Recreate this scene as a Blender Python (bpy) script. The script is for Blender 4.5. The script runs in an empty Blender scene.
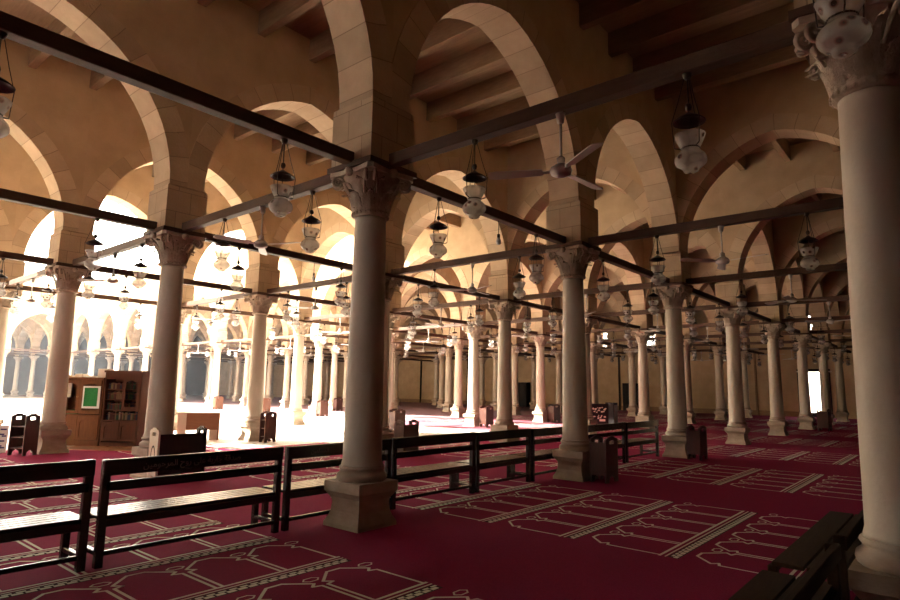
import bpy, bmesh, math, random
from mathutils import Vector, Matrix
random.seed(7)
C = bpy.context.scene.collection
PI = math.pi

# ------------------------------------------------------------------ camera frame (used only to leave out repeats nobody can see)
CAM = Vector((-4.794, -5.307, 1.549)); YAW, PIT, ROLL = math.radians(40.094), math.radians(8.254), math.radians(0.899); FPX = 604.94
_F = Vector((math.cos(YAW)*math.cos(PIT), math.sin(YAW)*math.cos(PIT), math.sin(PIT)))
_R0 = Vector((math.sin(YAW), -math.cos(YAW), 0)); _U0 = _R0.cross(_F)
_R = math.cos(ROLL)*_R0 + math.sin(ROLL)*_U0; _U = -math.sin(ROLL)*_R0 + math.cos(ROLL)*_U0
def pj(p):
    d = Vector(p) - CAM; z = d.dot(_F)
    return (450 + FPX*d.dot(_R)/z, 300 - FPX*d.dot(_U)/z, z) if z > .05 else (9999, 9999, z)
def seen(p, m=25):
    x, y, z = pj(p); return z > .3 and -m < x < 900+m and -m < y < 600+m

# ------------------------------------------------------------------ mesh helper
class MB:
    def __init__(s): s.v=[]; s.f=[]; s.m=[]; s.sm=[]; s.uv=[]
    def add(s, vs, fs, mat=0, smooth=False, uvs=None):
        b=len(s.v); s.v += [tuple(x) for x in vs]
        for k,f in enumerate(fs):
            s.f.append(tuple(b+i for i in f)); s.m.append(mat); s.sm.append(smooth)
            s.uv.append(uvs[k] if uvs else None)
        return s
    def quad(s, a,b,c,d, mat=0, uv=None, smooth=False):
        return s.add([a,b,c,d],[(0,1,2,3)],mat,smooth,[uv] if uv else None)
    def box(s, x0,y0,z0,x1,y1,z1, mat=0, bev=0, M=None):
        if bev>0:
            b=bev; vs=[]
            for z,e in ((z0,b),(z0+b,0),(z1-b,0),(z1,b)):
                X0,X1,Y0,Y1=x0+e,x1-e,y0+e,y1-e; c=b*.99
                vs += [(X0+c,Y0,z),(X1-c,Y0,z),(X1,Y0+c,z),(X1,Y1-c,z),(X1-c,Y1,z),(X0+c,Y1,z),(X0,Y1-c,z),(X0,Y0+c,z)]
            fs=[tuple(range(7,-1,-1)), tuple(range(24,32))]
            for r in range(3):
                for k in range(8): k2=(k+1)%8; fs.append((r*8+k,r*8+k2,r*8+8+k2,r*8+8+k))
        else:
            vs=[(x0,y0,z0),(x1,y0,z0),(x1,y1,z0),(x0,y1,z0),(x0,y0,z1),(x1,y0,z1),(x1,y1,z1),(x0,y1,z1)]
            fs=[(3,2,1,0),(4,5,6,7),(0,1,5,4),(1,2,6,5),(2,3,7,6),(3,0,4,7)]
        if M is not None: vs=[tuple(M@Vector(v)) for v in vs]
        return s.add(vs,fs,mat)
    def lathe(s, prof, n=24, mat=0, c=(0,0), M=None, cap=True, smooth=True):
        vs=[]; N=len(prof)
        for z,r in prof:
            for k in range(n): a=2*PI*k/n; vs.append((c[0]+r*math.cos(a), c[1]+r*math.sin(a), z))
        fs=[]
        for i in range(N-1):
            for k in range(n): k2=(k+1)%n; fs.append((i*n+k,i*n+k2,(i+1)*n+k2,(i+1)*n+k))
        if M is not None: vs=[tuple(M@Vector(v)) for v in vs]
        b=len(s.v); s.add(vs,fs,mat,smooth)
        if cap:
            s.f.append(tuple(b+k for k in range(n-1,-1,-1))); s.m.append(mat); s.sm.append(False); s.uv.append(None)
            s.f.append(tuple(b+(N-1)*n+k for k in range(n))); s.m.append(mat); s.sm.append(False); s.uv.append(None)
        return s
    def sq(s, prof, mat=0, cap=True):       # square lathe: (z, half width)
        vs=[]; fs=[]; N=len(prof)
        for z,h in prof: vs += [(-h,-h,z),(h,-h,z),(h,h,z),(-h,h,z)]
        for i in range(N-1):
            for k in range(4): k2=(k+1)%4; fs.append((i*4+k,i*4+k2,i*4+4+k2,i*4+4+k))
        if cap: fs += [(3,2,1,0), tuple((N-1)*4+k for k in range(4))]
        return s.add(vs,fs,mat)
    def tube(s, pts, r, n=6, mat=0, smooth=True):
        pts=[Vector(p) for p in pts]; vs=[]; fs=[]; L=len(pts)
        rr = r if isinstance(r,(list,tuple)) else [r]*L
        up0=None
        for i,p in enumerate(pts):
            t=(pts[min(i+1,L-1)]-pts[max(i-1,0)]).normalized()
            ref = up0 if up0 is not None else (Vector((0,0,1)) if abs(t.z)<.9 else Vector((1,0,0)))
            a=(ref - t*ref.dot(t)); a = a.normalized() if a.length>1e-5 else t.orthogonal().normalized()
            up0=a; b=t.cross(a)
            for k in range(n):
                q=2*PI*k/n; vs.append(p+rr[i]*(math.cos(q)*a+math.sin(q)*b))
        for i in range(L-1):
            for k in range(n): k2=(k+1)%n; fs.append((i*n+k,i*n+k2,(i+1)*n+k2,(i+1)*n+k))
        fs += [tuple(range(n-1,-1,-1)), tuple((L-1)*n+k for k in range(n))]
        return s.add(vs,fs,mat,smooth)
    def prism(s, poly, a, b, axis='y', mat=0):     # 2D outline extruded along an axis (outline in the other two)
        P=lambda u,w,t: {'x':(t,u,w),'y':(u,t,w),'z':(u,w,t)}[axis]
        n=len(poly); vs=[P(u,w,a) for u,w in poly]+[P(u,w,b) for u,w in poly]
        fs=[tuple(range(n-1,-1,-1)), tuple(range(n,2*n))]
        for k in range(n): k2=(k+1)%n; fs.append((k,k2,n+k2,n+k))
        return s.add(vs,fs,mat)
    def mesh(s, name, mats):
        me=bpy.data.meshes.new(name); me.from_pydata(s.v,[],s.f)
        for m in mats: me.materials.append(m)
        me.polygons.foreach_set('material_index', s.m); me.polygons.foreach_set('use_smooth', s.sm)
        if any(s.uv):
            ul=me.uv_layers.new(name='UVMap'); li=0
            for f,u in zip(s.f,s.uv):
                for k in range(len(f)):
                    if u: ul.data[li].uv=u[k]
                    li+=1
        me.update()
        bm=bmesh.new(); bm.from_mesh(me); bmesh.ops.recalc_face_normals(bm, faces=bm.faces); bm.to_mesh(me); bm.free()
        return me
    def build(s, name, mats, parent=None, loc=(0,0,0)):
        if not isinstance(mats,(list,tuple)): mats=[mats]
        return link(name, s.mesh(name,mats), parent, loc)
def link(name, data, parent=None, loc=(0,0,0), rz=0):
    o=bpy.data.objects.new(name,data); C.objects.link(o); o.location=loc; o.rotation_euler=(0,0,rz)
    if parent is not None: o.parent=parent
    return o
def tag(o, label=None, cat=None, group=None, kind=None):
    if label: o['label']=label
    if cat: o['category']=cat
    if group: o['group']=group
    if kind: o['kind']=kind
    return o
def empty(name, loc=(0,0,0), rz=0):
    o=link(name,None,None,loc,rz); o.empty_display_size=.1; return o
def struct(o): o['kind']='structure'; return o
def copy_tree(o, parent=None, first=True):
    c=o.copy(); C.objects.link(c)
    if parent is not None: c.parent=parent
    for ch in list(KIDS.get(o.name, ())): copy_tree(ch, c)
    return c
KIDS={}
def register(root):
    for ch in root.children: KIDS.setdefault(root.name,[]).append(ch); register(ch)

# ------------------------------------------------------------------ materials
def mat(name, base, rough=.7, spec=.3, metal=0, noise=None, bump=0, bscale=20, coat=0):
    """noise = (scale, second colour, amount, stretch)"""
    m=bpy.data.materials.new(name); m.use_nodes=True; nt=m.node_tree; N=nt.nodes; Lk=nt.links
    P=N['Principled BSDF']; P.inputs['Base Color'].default_value=(*base,1); P.inputs['Roughness'].default_value=rough
    P.inputs['Specular IOR Level'].default_value=spec; P.inputs['Metallic'].default_value=metal
    if coat: P.inputs['Coat Weight'].default_value=coat; P.inputs['Coat Roughness'].default_value=.15
    tc=N.new('ShaderNodeTexCoord')
    if noise:
        sc,c2,amt,st=noise
        mp=N.new('ShaderNodeMapping'); mp.inputs['Scale'].default_value=st; Lk.new(tc.outputs['Object'],mp.inputs[0])
        nz=N.new('ShaderNodeTexNoise'); nz.inputs['Scale'].default_value=sc; nz.inputs['Detail'].default_value=6; nz.inputs['Roughness'].default_value=.62; Lk.new(mp.outputs[0],nz.inputs['Vector'])
        rp=N.new('ShaderNodeMapRange'); rp.inputs[1].default_value=.35; rp.inputs[2].default_value=.68; rp.inputs[4].default_value=amt; Lk.new(nz.outputs['Fac'],rp.inputs[0])
        mx=N.new('ShaderNodeMix'); mx.data_type='RGBA'; mx.inputs[6].default_value=(*base,1); mx.inputs[7].default_value=(*c2,1)
        Lk.new(rp.outputs[0],mx.inputs[0]); Lk.new(mx.outputs[2],P.inputs['Base Color']); m['mix']=mx.name
    if bump:
        nb=N.new('ShaderNodeTexNoise'); nb.inputs['Scale'].default_value=bscale; nb.inputs['Detail'].default_value=5; Lk.new(tc.outputs['Object'],nb.inputs['Vector'])
        bp=N.new('ShaderNodeBump'); bp.inputs['Strength'].default_value=bump; bp.inputs['Distance'].default_value=.02; Lk.new(nb.outputs['Fac'],bp.inputs['Height']); Lk.new(bp.outputs[0],P.inputs['Normal'])
    return m
def stone_blocks(name, base, c2, joint, course, mode):
    """courses of dressed stone; mode 'uv' follows an arch ring, 'obj' follows heights"""
    m=mat(name, base, .85, .2, 0, (2.5,c2,.75,(1,1,1)), .35, 35); nt=m.node_tree; N=nt.nodes; Lk=nt.links; P=N['Principled BSDF']
    tc=N.new('ShaderNodeTexCoord'); sp=N.new('ShaderNodeSeparateXYZ')
    Lk.new(tc.outputs['UV' if mode=='uv' else 'Object'], sp.inputs[0])
    def math_(op,a,b=None,c=None):
        n=N.new('ShaderNodeMath'); n.operation=op
        for i,x in enumerate((a,b,c)):
            if x is None: continue
            if isinstance(x,(int,float)): n.inputs[i].default_value=x
            else: Lk.new(x,n.inputs[i])
        return n.outputs[0]
    u = sp.outputs[0] if mode=='uv' else sp.outputs[2]
    w = sp.outputs[1] if mode=='uv' else math_('ADD', sp.outputs[0], sp.outputs[1])
    q=math_('DIVIDE',u,course); row=math_('FLOOR',q); fr=math_('FRACT',q)
    d=math_('MULTIPLY',math_('MINIMUM',fr,math_('SUBTRACT',1,fr)),course)
    if mode=='obj':
        q2=math_('ADD',math_('DIVIDE',w,.46),math_('MULTIPLY',row,.47)); fr2=math_('FRACT',q2)
        d2=math_('MULTIPLY',math_('MINIMUM',fr2,math_('SUBTRACT',1,fr2)),.46); d=math_('MINIMUM',d,d2); row=math_('ADD',row,math_('MULTIPLY',math_('FLOOR',q2),7.3))
    jm=math_('LESS_THAN',d,.006)
    wn=N.new('ShaderNodeTexWhiteNoise'); wn.noise_dimensions='1D'; Lk.new(row,wn.inputs['W'])
    br=math_('MULTIPLY_ADD',wn.outputs['Value'],.28,.84)
    mixc=N.nodes if False else N[m['mix']]
    hs=N.new('ShaderNodeHueSaturation'); Lk.new(mixc.outputs[2],hs.inputs['Color']); Lk.new(br,hs.inputs['Value'])
    mj=N.new('ShaderNodeMix'); mj.data_type='RGBA'; mj.inputs[7].default_value=(*joint,1); Lk.new(jm,mj.inputs[0]); Lk.new(hs.outputs[0],mj.inputs[6]); Lk.new(mj.outputs[2],P.inputs['Base Color'])
    return m

PLASTER=mat('sand plaster',(.51,.375,.235),.9,.15,0,(1.3,(.39,.28,.165),.8,(1,1,1)),.25,14)
BACKW=mat('dim back wall plaster',(.10,.07,.05),.9,.15,0,(1.3,(.075,.05,.035),.8,(1,1,1)))  # darkened so the unseen wall behind the camera bounces little light
VOUSS=stone_blocks('voussoir stone',(.53,.40,.26),(.43,.315,.20),(.30,.215,.135),.40,'uv')
PIER=stone_blocks('pier stone',(.50,.37,.24),(.40,.29,.18),(.27,.19,.12),.37,'obj')
MARBLE=mat('column marble',(.53,.46,.365),.6,.3,0,(3.0,(.38,.315,.24),.75,(1,1,.35)),.08,30)
CARVED=mat('carved stone',(.52,.42,.32),.75,.25,0,(9,(.33,.25,.18),.8,(1,1,1)),.4,60)
PEDST=mat('pedestal stone',(.46,.37,.285),.8,.25,0,(5,(.33,.255,.19),.8,(1,1,2)),.3,50)
BEAMW=mat('tie beam wood',(.085,.043,.023),.6,.3,0,(4,(.06,.028,.015),.8,(1,6,6)),.2,40)
JOIST=mat('joist wood',(.28,.185,.11),.75,.2,0,(3,(.20,.13,.075),.8,(5,1,5)),.2,30)
BOARD=mat('ceiling board wood',(.33,.225,.135),.8,.2,0,(3,(.25,.165,.095),.8,(6,.6,1)),.2,20)
BENCHW=mat('dark bench wood',(.028,.012,.008),.24,.6,0,(5,(.016,.008,.006),.8,(1,8,8)),.12,60)
CORNERW=mat('worn brown bench wood',(.045,.025,.013),.75,.1,0,(5,(.028,.015,.009),.8,(1,8,8)),.12,60)
STANDW=mat('red brown stand wood',(.085,.028,.018),.4,.4,0,(5,(.045,.016,.011),.8,(8,8,1)),.1,40)
CASED=mat('darker bookcase wood',(.11,.04,.02),.65,.12,0,(4,(.075,.03,.016),.8,(8,8,1)),.1,40)
CASEW=mat('bookcase wood',(.19,.075,.028),.65,.12,0,(4,(.12,.045,.02),.8,(8,8,1)),.1,40)
DESKT=mat('pale desk laminate',(.62,.50,.40),.4,.4)
DESKP=mat('brown desk panel',(.26,.115,.06),.5,.3,0,(5,(.19,.08,.04),.7,(1,1,8)))
RED=mat('red carpet',(.27,.021,.066),.95,.05,0,(60,(.21,.015,.049),.8,(1,1,1)),.5,220)
MAUVE=mat('haze-washed carpet',(.30,.19,.20),.95,.05,0,(3,(.24,.14,.15),.8,(1,1,1)))  # carpet with the washed-out look of haze put into its colour
ROSE=mat('sunlit red carpet',(.30,.10,.125),.95,.05,0,(3,(.22,.07,.09),.8,(1,1,1)))  # red carpet with the sun's pale wash put into its colour
CREAM=mat('cream carpet line',(.72,.63,.53),.95,.05)
CDARK=mat('dark carpet band',(.07,.03,.035),.95,.05)
PAVE=mat('pale court paving',(.72,.66,.58),.6,.3,0,(.8,(.62,.56,.49),.8,(1,1,1)))
METALD=mat('dark bronze',(.045,.03,.02),.4,.5,.8)
BRASS=mat('old brass',(.32,.19,.08),.35,.5,.9)
FANW=mat('fan cream paint',(.50,.455,.40),.4,.4)
BLACK=mat('black opening wood',(.012,.008,.007),.6,.2)
WHITE=mat('white card',(.72,.70,.66),.7,.2)
PAPER=mat('paper',(.70,.64,.54),.8,.1)
GREEN=mat('green cloth',(.02,.20,.045),.7,.2,0,(14,(.01,.10,.02),.9,(1,1,6)))
INDIGO=mat('indigo lettering',(.05,.03,.16),.7,.2)
RUG=mat('ochre patterned rug',(.40,.25,.12),.95,.05,0,(11,(.30,.05,.05),1.0,(1,1,1)))
INLAY_GLARE=mat('bone inlay and glare',(.66,.58,.45),.5,.3)
CARVEL=mat('carved lettering wood',(.065,.034,.024),.45,.4)
BLUE=mat('blue plastic',(.02,.09,.25),.4,.4)
def glass_painted():
    m=bpy.data.materials.new('painted opal glass'); m.use_nodes=True; nt=m.node_tree; N=nt.nodes; Lk=nt.links
    P=N['Principled BSDF']; P.inputs['Roughness'].default_value=.12; P.inputs['Specular IOR Level'].default_value=.6
    tc=N.new('ShaderNodeTexCoord'); nz=N.new('ShaderNodeTexVoronoi'); nz.inputs['Scale'].default_value=11; Lk.new(tc.outputs['Object'],nz.inputs['Vector'])
    cr=N.new('ShaderNodeValToRGB'); e=cr.color_ramp.elements; e[0].position=.16; e[0].color=(.28,.13,.11,1); e[1].position=.30; e[1].color=(.52,.48,.43,1)
    x=cr.color_ramp.elements.new(.62); x.color=(.48,.45,.41,1); x=cr.color_ramp.elements.new(.8); x.color=(.34,.31,.29,1)
    Lk.new(nz.outputs['Distance'],cr.inputs[0]); Lk.new(cr.outputs[0],P.inputs['Base Color'])
    tr=N.new('ShaderNodeBsdfTranslucent'); Lk.new(cr.outputs[0],tr.inputs[0]); mx=N.new('ShaderNodeMixShader'); mx.inputs[0].default_value=.55
    Lk.new(P.outputs[0],mx.inputs[1]); Lk.new(tr.outputs[0],mx.inputs[2]); tp=N.new('ShaderNodeBsdfTransparent'); m2=N.new('ShaderNodeMixShader'); m2.inputs[0].default_value=.33; Lk.new(mx.outputs[0],m2.inputs[1]); Lk.new(tp.outputs[0],m2.inputs[2]); Lk.new(m2.outputs[0],N['Material Output'].inputs[0]); return m
GLASS=glass_painted()
CLEAR=mat('clear cabinet glass',(.9,.9,.9),.03,.5); CLEAR.node_tree.nodes['Principled BSDF'].inputs['Transmission Weight'].default_value=1; CLEAR.node_tree.nodes['Principled BSDF'].inputs['IOR'].default_value=1.1
BOOKS=[mat('book cloth %s'%n,tuple(.55*q for q in c),.7,.15) for n,c in (('maroon',(.12,.025,.02)),('olive',(.10,.09,.035)),('navy',(.03,.035,.08)),('tan',(.30,.20,.10)),('green',(.03,.09,.05)),('cream',(.42,.36,.26)))]

# ------------------------------------------------------------------ the grid of the hall
XI={i:x for i,x in enumerate([0,5,10.06,15.09,20.33,25.65,30.92,36.04])}
XI[8]=41.2
for i in (-1,-2,-3): XI[i]=5.0*i
YJ={-1:-4.98,0:0,1:5.04,2:10.11,3:15.17,4:20.33,5:25.43}
for j in range(6,17): YJ[j]=25.43+5.07*(j-5)
YJ[-2]=-10.1
def has(i,j):
    if (i,j)==(-1,-1) or j<-1 or j>14 or i>7 or i<-2: return False
    if i==-2: return j>=11
    if j>12: return -1<=i<=5
    return j<=3 or i>=3 or j>=11
ZB0,ZB1=4.13,4.27; ZC=8.85

# ------------------------------------------------------------------ setting: ground, carpet, ceiling, walls
g=MB(); g.box(-60,-60,-.3,120,120,0); struct(g.build('floor',PAVE))
cp=MB()
for (x0,y0,x1,y1) in ((-10,-10.0,3.2,11.2),(3.2,-10.0,6.0,8.2),(6.0,-10.0,13.6,7.2),(13.6,-10.0,41,6.2)): cp.box(x0,y0,0,x1,y1,.012)  # carpet stops short: white of sunlit carpet put in as bare paving
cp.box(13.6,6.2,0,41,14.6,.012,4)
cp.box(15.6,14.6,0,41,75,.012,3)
ZP=.0135
def strip(p,q,w,m):
    d=Vector((q[0]-p[0],q[1]-p[1])); l=d.length; d/=l; n=Vector((-d.y,d.x))*w/2; e=d*w*.35
    cp.quad((p[0]-n.x-e.x,p[1]-n.y-e.y,ZP),(q[0]-n.x+e.x,q[1]-n.y+e.y,ZP),(q[0]+n.x+e.x,q[1]+n.y+e.y,ZP),(p[0]+n.x-e.x,p[1]+n.y-e.y,ZP),m)
def niche(cx,ty):
    h=.262; P=[(-h,-.80),(-h,-.27),(-.19,-.245),(-.245,-.19),(-.07,-.015),(.07,-.015),(.245,-.19),(.19,-.245),(h,-.27),(h,-.80)]
    for a,b in zip(P,P[1:]): strip((cx+a[0],ty+a[1]),(cx+b[0],ty+b[1]),.026,1)
    for k in range(6):
        a=PI/3*k; b=a+PI/3; strip((cx+.29+.075*math.cos(a),ty-.09+.045*math.sin(a)),(cx+.29+.075*math.cos(b),ty-.09+.045*math.sin(b)),.014,1)
def rows(x0, ya, yb, n=5, fine=True):
    ty=-.03+1.072*math.ceil((ya+.03)/1.072)
    while ty<yb:
        for k in range(n):
            if seen((x0+.29+.58*k,ty,0),120): niche(x0+.29+.58*k,ty)
        if seen((x0,ty-.85,0),150) or seen((x0+2.9,ty-.85,0),150):
            strip((x0,ty-.81),(x0+2.9,ty-.81),.028,1); strip((x0,ty-.865),(x0+2.9,ty-.865),.016,1)
            cp.quad((x0,ty-.99,ZP-.0005),(x0+2.9,ty-.99,ZP-.0005),(x0+2.9,ty-.885,ZP-.0005),(x0,ty-.885,ZP-.0005),2)
            q=x0+.02
            if pj((x0+1.5,ty,0))[2]<24:
                while q<x0+2.85:
                    strip((q,ty-.955),(q+.045,ty-.955),.04,1); strip((q+.035,ty-.915),(q+.08,ty-.915),.025,1); q+=.09
            else: strip((x0,ty-.94),(x0+2.9,ty-.94),.04,1)
        ty+=1.072
for i in range(-1,7):
    xe=XI[i]+1.1
    rows(xe,-9,11.0 if i<0 else (10.9 if i==0 else (6.9 if xe<12 else 14.4)))
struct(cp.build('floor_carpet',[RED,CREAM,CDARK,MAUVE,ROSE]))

for nm,(x0,y0,x1,y1) in (('a',(-10.5,-10.6,42,15.45)),('b',(14.8,15.45,42,77)),('c',(-10,55.45,14.8,77))):
    b=MB(); b.box(x0,y0,ZC,x1,y1,ZC+.3); struct(b.build('ceiling',BOARD))
def slab(name, x0,y0,z0,x1,y1,z1, m=PLASTER): b=MB(); b.box(x0,y0,z0,x1,y1,z1); return struct(b.build(name,m))
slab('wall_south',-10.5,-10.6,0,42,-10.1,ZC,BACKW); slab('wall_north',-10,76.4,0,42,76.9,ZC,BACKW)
slab('wall_sun_block',-9.6,15.6,0,-8.6,55.3,14.0)  # unseen wall, placed and raised to keep sun off the left bays
for nm,a in (('trim_1',(-10.5,15.0,ZC+.3,14.78,15.45,10.3)),('trim_2',(14.78,15.45,ZC+.3,15.25,55.4,10.3)),('trim_3',(-10,55.4,ZC+.3,14.78,55.85,10.3))): slab(nm,*a)

# far wall with a doorway and pierced grille windows
def wall_holes(name,x,th,ya,yb,z1,holes,m):
    b=MB(); ys=sorted({ya,yb,*[h[0] for h in holes],*[h[1] for h in holes]}); zs=sorted({0,z1,*[h[2] for h in holes],*[h[3] for h in holes]})
    for y0,y1 in zip(ys,ys[1:]):
        run=None
        for z0,z2 in zip(zs,zs[1:]):
            cy,cz=(y0+y1)/2,(z0+z2)/2; open_=any(h[0]<cy<h[1] and h[2]<cz<h[3] for h in holes)
            if open_:
                if run is not None: b.box(x,y0,run,x+th,y1,z0); run=None
            elif run is None: run=z0
        if run is not None: b.box(x,y0,run,x+th,y1,z1)
    return struct(b.build(name,m))
wall_holes('wall_west',-10.4,.4,-10.1,15.0,ZC,[(2.1,3.0,2.6,6.8),(7.1,8.0,2.6,6.8),(12.1,13.0,2.6,6.8)],BACKW)  # unseen openings, added to bring daylight onto the west faces
FARWIN=[(1.7,2.5,5.2,7.3),(12.2,13.5,4.9,7.2),(16.55,17.2,4.9,6.3)]
wall_holes('wall_east',41.2,.6,-10.6,77,ZC,[(1.3,2.95,0,3.0)]+FARWIN,PLASTER)
for n,(y0,y1,z0,z1) in enumerate(FARWIN):
    w=empty('window_%d'%(n+1),(41.3,(y0+y1)/2,z0)); struct(w); L=MB(); hw=(y1-y0)/2; H=z1-z0
    for s in (-1,1): L.box(-.05,s*hw-.05 if s>0 else -hw,0,.06,s*hw if s>0 else -hw+.05,H)
    L.box(-.05,-hw,0,.06,hw,.05); L.box(-.05,-hw,H-.05,.06,hw,H); L.box(-.05,-hw,H*.42,.06,hw,H*.42+.24)
    k=0; z=.1
    while z<H:
        k+=1; yy=-hw+(.11 if k%2 else 0)
        L.box(-.04,-hw,z-.035,.05,hw,z+.035)
        while yy<hw: L.box(-.04,yy-.038,z,.05,yy+.038,min(z+.2,H)); yy+=.22
        z+=.2
    struct(L.build('window_grille',PIER,w))
d=empty('door_1',(41.2,2.12,0)); struct(d)
b=MB(); b.box(-.04,-.95,0,.3,-.82,3.02); b.box(-.04,.82,0,.3,.95,3.02); b.box(-.04,-.95,3.0,.3,.95,3.14); struct(b.build('door_frame',BLACK,d))
b=MB(); b.box(-.06,-1.05,2.93,-.04,1.0,3.0); struct(b.build('door_lintel',PAPER,d))
for s,(a0,a1) in ((1,(.40,.82)),(-1,(-.82,-.36))):
    b=MB(); b.box(.05,a0,.02,.11,a1,2.98); b.box(.03,a0+.06,.2,.05,a1-.06,1.2); b.box(.03,a0+.06,1.4,.05,a1-.06,2.8); struct(b.build('door_leaf',BLACK,d))
b=MB(); b.box(.05,-.36,0,.10,.40,.32); struct(b.build('door_sill',BLACK,d))
# thin wall pipes and a dado line on the far wall
n=4
for y in (37.1,31.0,25.9,18.7,15.6,12.0,6.8,5.6): slab('trim_%d'%n,41.08,y-.06,0,41.2,y+.06,4.4,BLACK if n%2==0 else JOIST); n+=1
slab('baseboard_east',41.15,3.1,0,41.2,61,.35,JOIST)

# ------------------------------------------------------------------ arcade walls
TH=.6; IMP=4.9; PH=.352
WALLC={}
def arch_mesh(L, back=True):
    key=round(L,2)
    if key in WALLC: return WALLC[key]
    b=MB(); a=L/2-.305; rise=2.52; cx=(rise*rise-a*a)/(2*a); R=a+cx
    n=14; pts=[]; ang=math.atan2(rise,cx)       # half arch, centre on the far side
    for k in range(n+1):
        t=ang*k/n; pts.append((L/2+cx-R*math.cos(t), IMP+R*math.sin(t), -math.cos(t), math.sin(t), R*t))
    full=pts+[(L-x,z,-nx,nz,2*R*ang-s) for x,z,nx,nz,s in reversed(pts[:-1])]
    RW=.36; D=.014; top=ZC+.02
    inn=[(x,z) for x,z,_,_,_ in full]; out=[]
    for x,z,nx,nz,s in full: out.append((min(max(x+nx*RW,0),L), z+nz*RW))
    out[len(pts)-1]=(L/2, out[len(pts)-1][1]+.03)
    S=[f[4] for f in full]
    for sgn in (-1,1):
        y=sgn*TH/2; yr=sgn*(TH/2-D)
        for k in range(len(full)-1):
            (x0,z0),(x1,z1)=inn[k],inn[k+1]; (X0,Z0),(X1,Z1)=out[k],out[k+1]
            b.quad((x0,y,z0),(x1,y,z1),(X1,y,Z1),(X0,y,Z0),1,[(S[k],0),(S[k+1],0),(S[k+1],RW),(S[k],RW)])
            b.quad((X0,y,Z0),(X1,y,Z1),(X1,yr,Z1),(X0,yr,Z0),0)
            if abs(X1-X0)>1e-6: b.quad((X0,yr,Z0),(X1,yr,Z1),(X1,yr,top),(X0,yr,top),0)
    for k in range(len(full)-1):
        (x0,z0),(x1,z1)=inn[k],inn[k+1]
        b.quad((x0,-TH/2,z0),(x1,-TH/2,z1),(x1,TH/2,z1),(x0,TH/2,z0),1,[(S[k],1),(S[k+1],1),(S[k+1],1+TH),(S[k],1+TH)],True)
    b.quad((0,-TH/2,top),(L,-TH/2,top),(L,TH/2,top),(0,TH/2,top)); 
    WALLC[key]=b.mesh('arcade_wall',[PLASTER,VOUSS]); return WALLC[key]
pb=MB(); pb.sq([(4.16,PH),(IMP-.02,PH),(IMP+.02,PH-.045)]); PIERM=pb.mesh('arcade_pier',[PIER])
def beam_mesh(L,cache={}):
    k=round(L,2)
    if k not in cache: b=MB(); b.box(0,-.065,ZB0,L,.065,ZB1,0,.008); cache[k]=b.mesh('tie_beam',[BEAMW])
    return cache[k]
def jo_mesh(L,cache={}):
    k=round(L,2)
    if k not in cache: b=MB(); b.box(-.085,0,8.37,.085,L,ZC+.01,0,.01); cache[k]=b.mesh('ceiling_beam',[JOIST])
    return cache[k]
Ui=[]; Vi=[]
for j in range(-1,15):
    for i in range(-2,8):
        if j>12 and not -1<=i<=4: continue
        if not (j<=3 or i>=3 or j>=11): continue
        if i<-1 and 4<=j<11: continue
        if i==-3 and j>3: continue
        Ui.append((i,j)); L=XI[i+1]-XI[i]
        if i!=2 or j>=11: struct(link('arcade_wall',arch_mesh(L),None,(XI[i],YJ[j],0)))
        struct(link('tie_beam',beam_mesh(L),None,(XI[i],YJ[j],0)))
for i in range(-2,8):
    for j in range(-2,14):
        if j>=12 and not -1<=i<=4: continue
        if j+1<=3 or i>=3 or j>=11:
            L=YJ[j+1]-YJ[j]
            if i>=2: struct(link('arcade_wall',arch_mesh(L),None,(XI[i],YJ[j],0),PI/2))
            Vi.append((i,j)); struct(link('tie_beam',beam_mesh(L),None,(XI[i],YJ[j],0),PI/2))
for i in range(-3,8):
    for j in range(-1,15):
        if i==-1 and j==-1 or (has(i,j) or (i<=-2 and j<=3 and j>=-1)): struct(link('arcade_pier',PIERM,None,(XI[i],YJ[j],0)))
def joist(p,q,L,rz):
    pr=[pj(Vector(p).lerp(Vector(q),t)+Vector((0,0,8.5))) for t in (0,.5,1)]
    if any(z>.3 and -60<px<960 and -60<py<660 for px,py,z in pr): struct(link('ceiling_beam',jo_mesh(L),None,p,rz))
x=-8.645
while x<9.6:
    for j in range(-2,3):
        L=YJ[j+1]-YJ[j]-TH+.04; y0=YJ[j]+TH/2-.02; joist((x,y0,0),(x,y0+L,0),L,0)
    x+=1.235
for i in range(2,8):                                    # past the cross walls the joists turn
    for j in range(-2,6):
        if j>=3 and i<3: continue
        for k in range(4):
            y=YJ[j]+(YJ[j+1]-YJ[j])*(k+.5)/4; L=XI[i+1]-XI[i]-TH+.04; x1=XI[i+1]-TH/2+.02
            joist((x1,y,0),(x1-L,y,0),L,PI/2)

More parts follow.
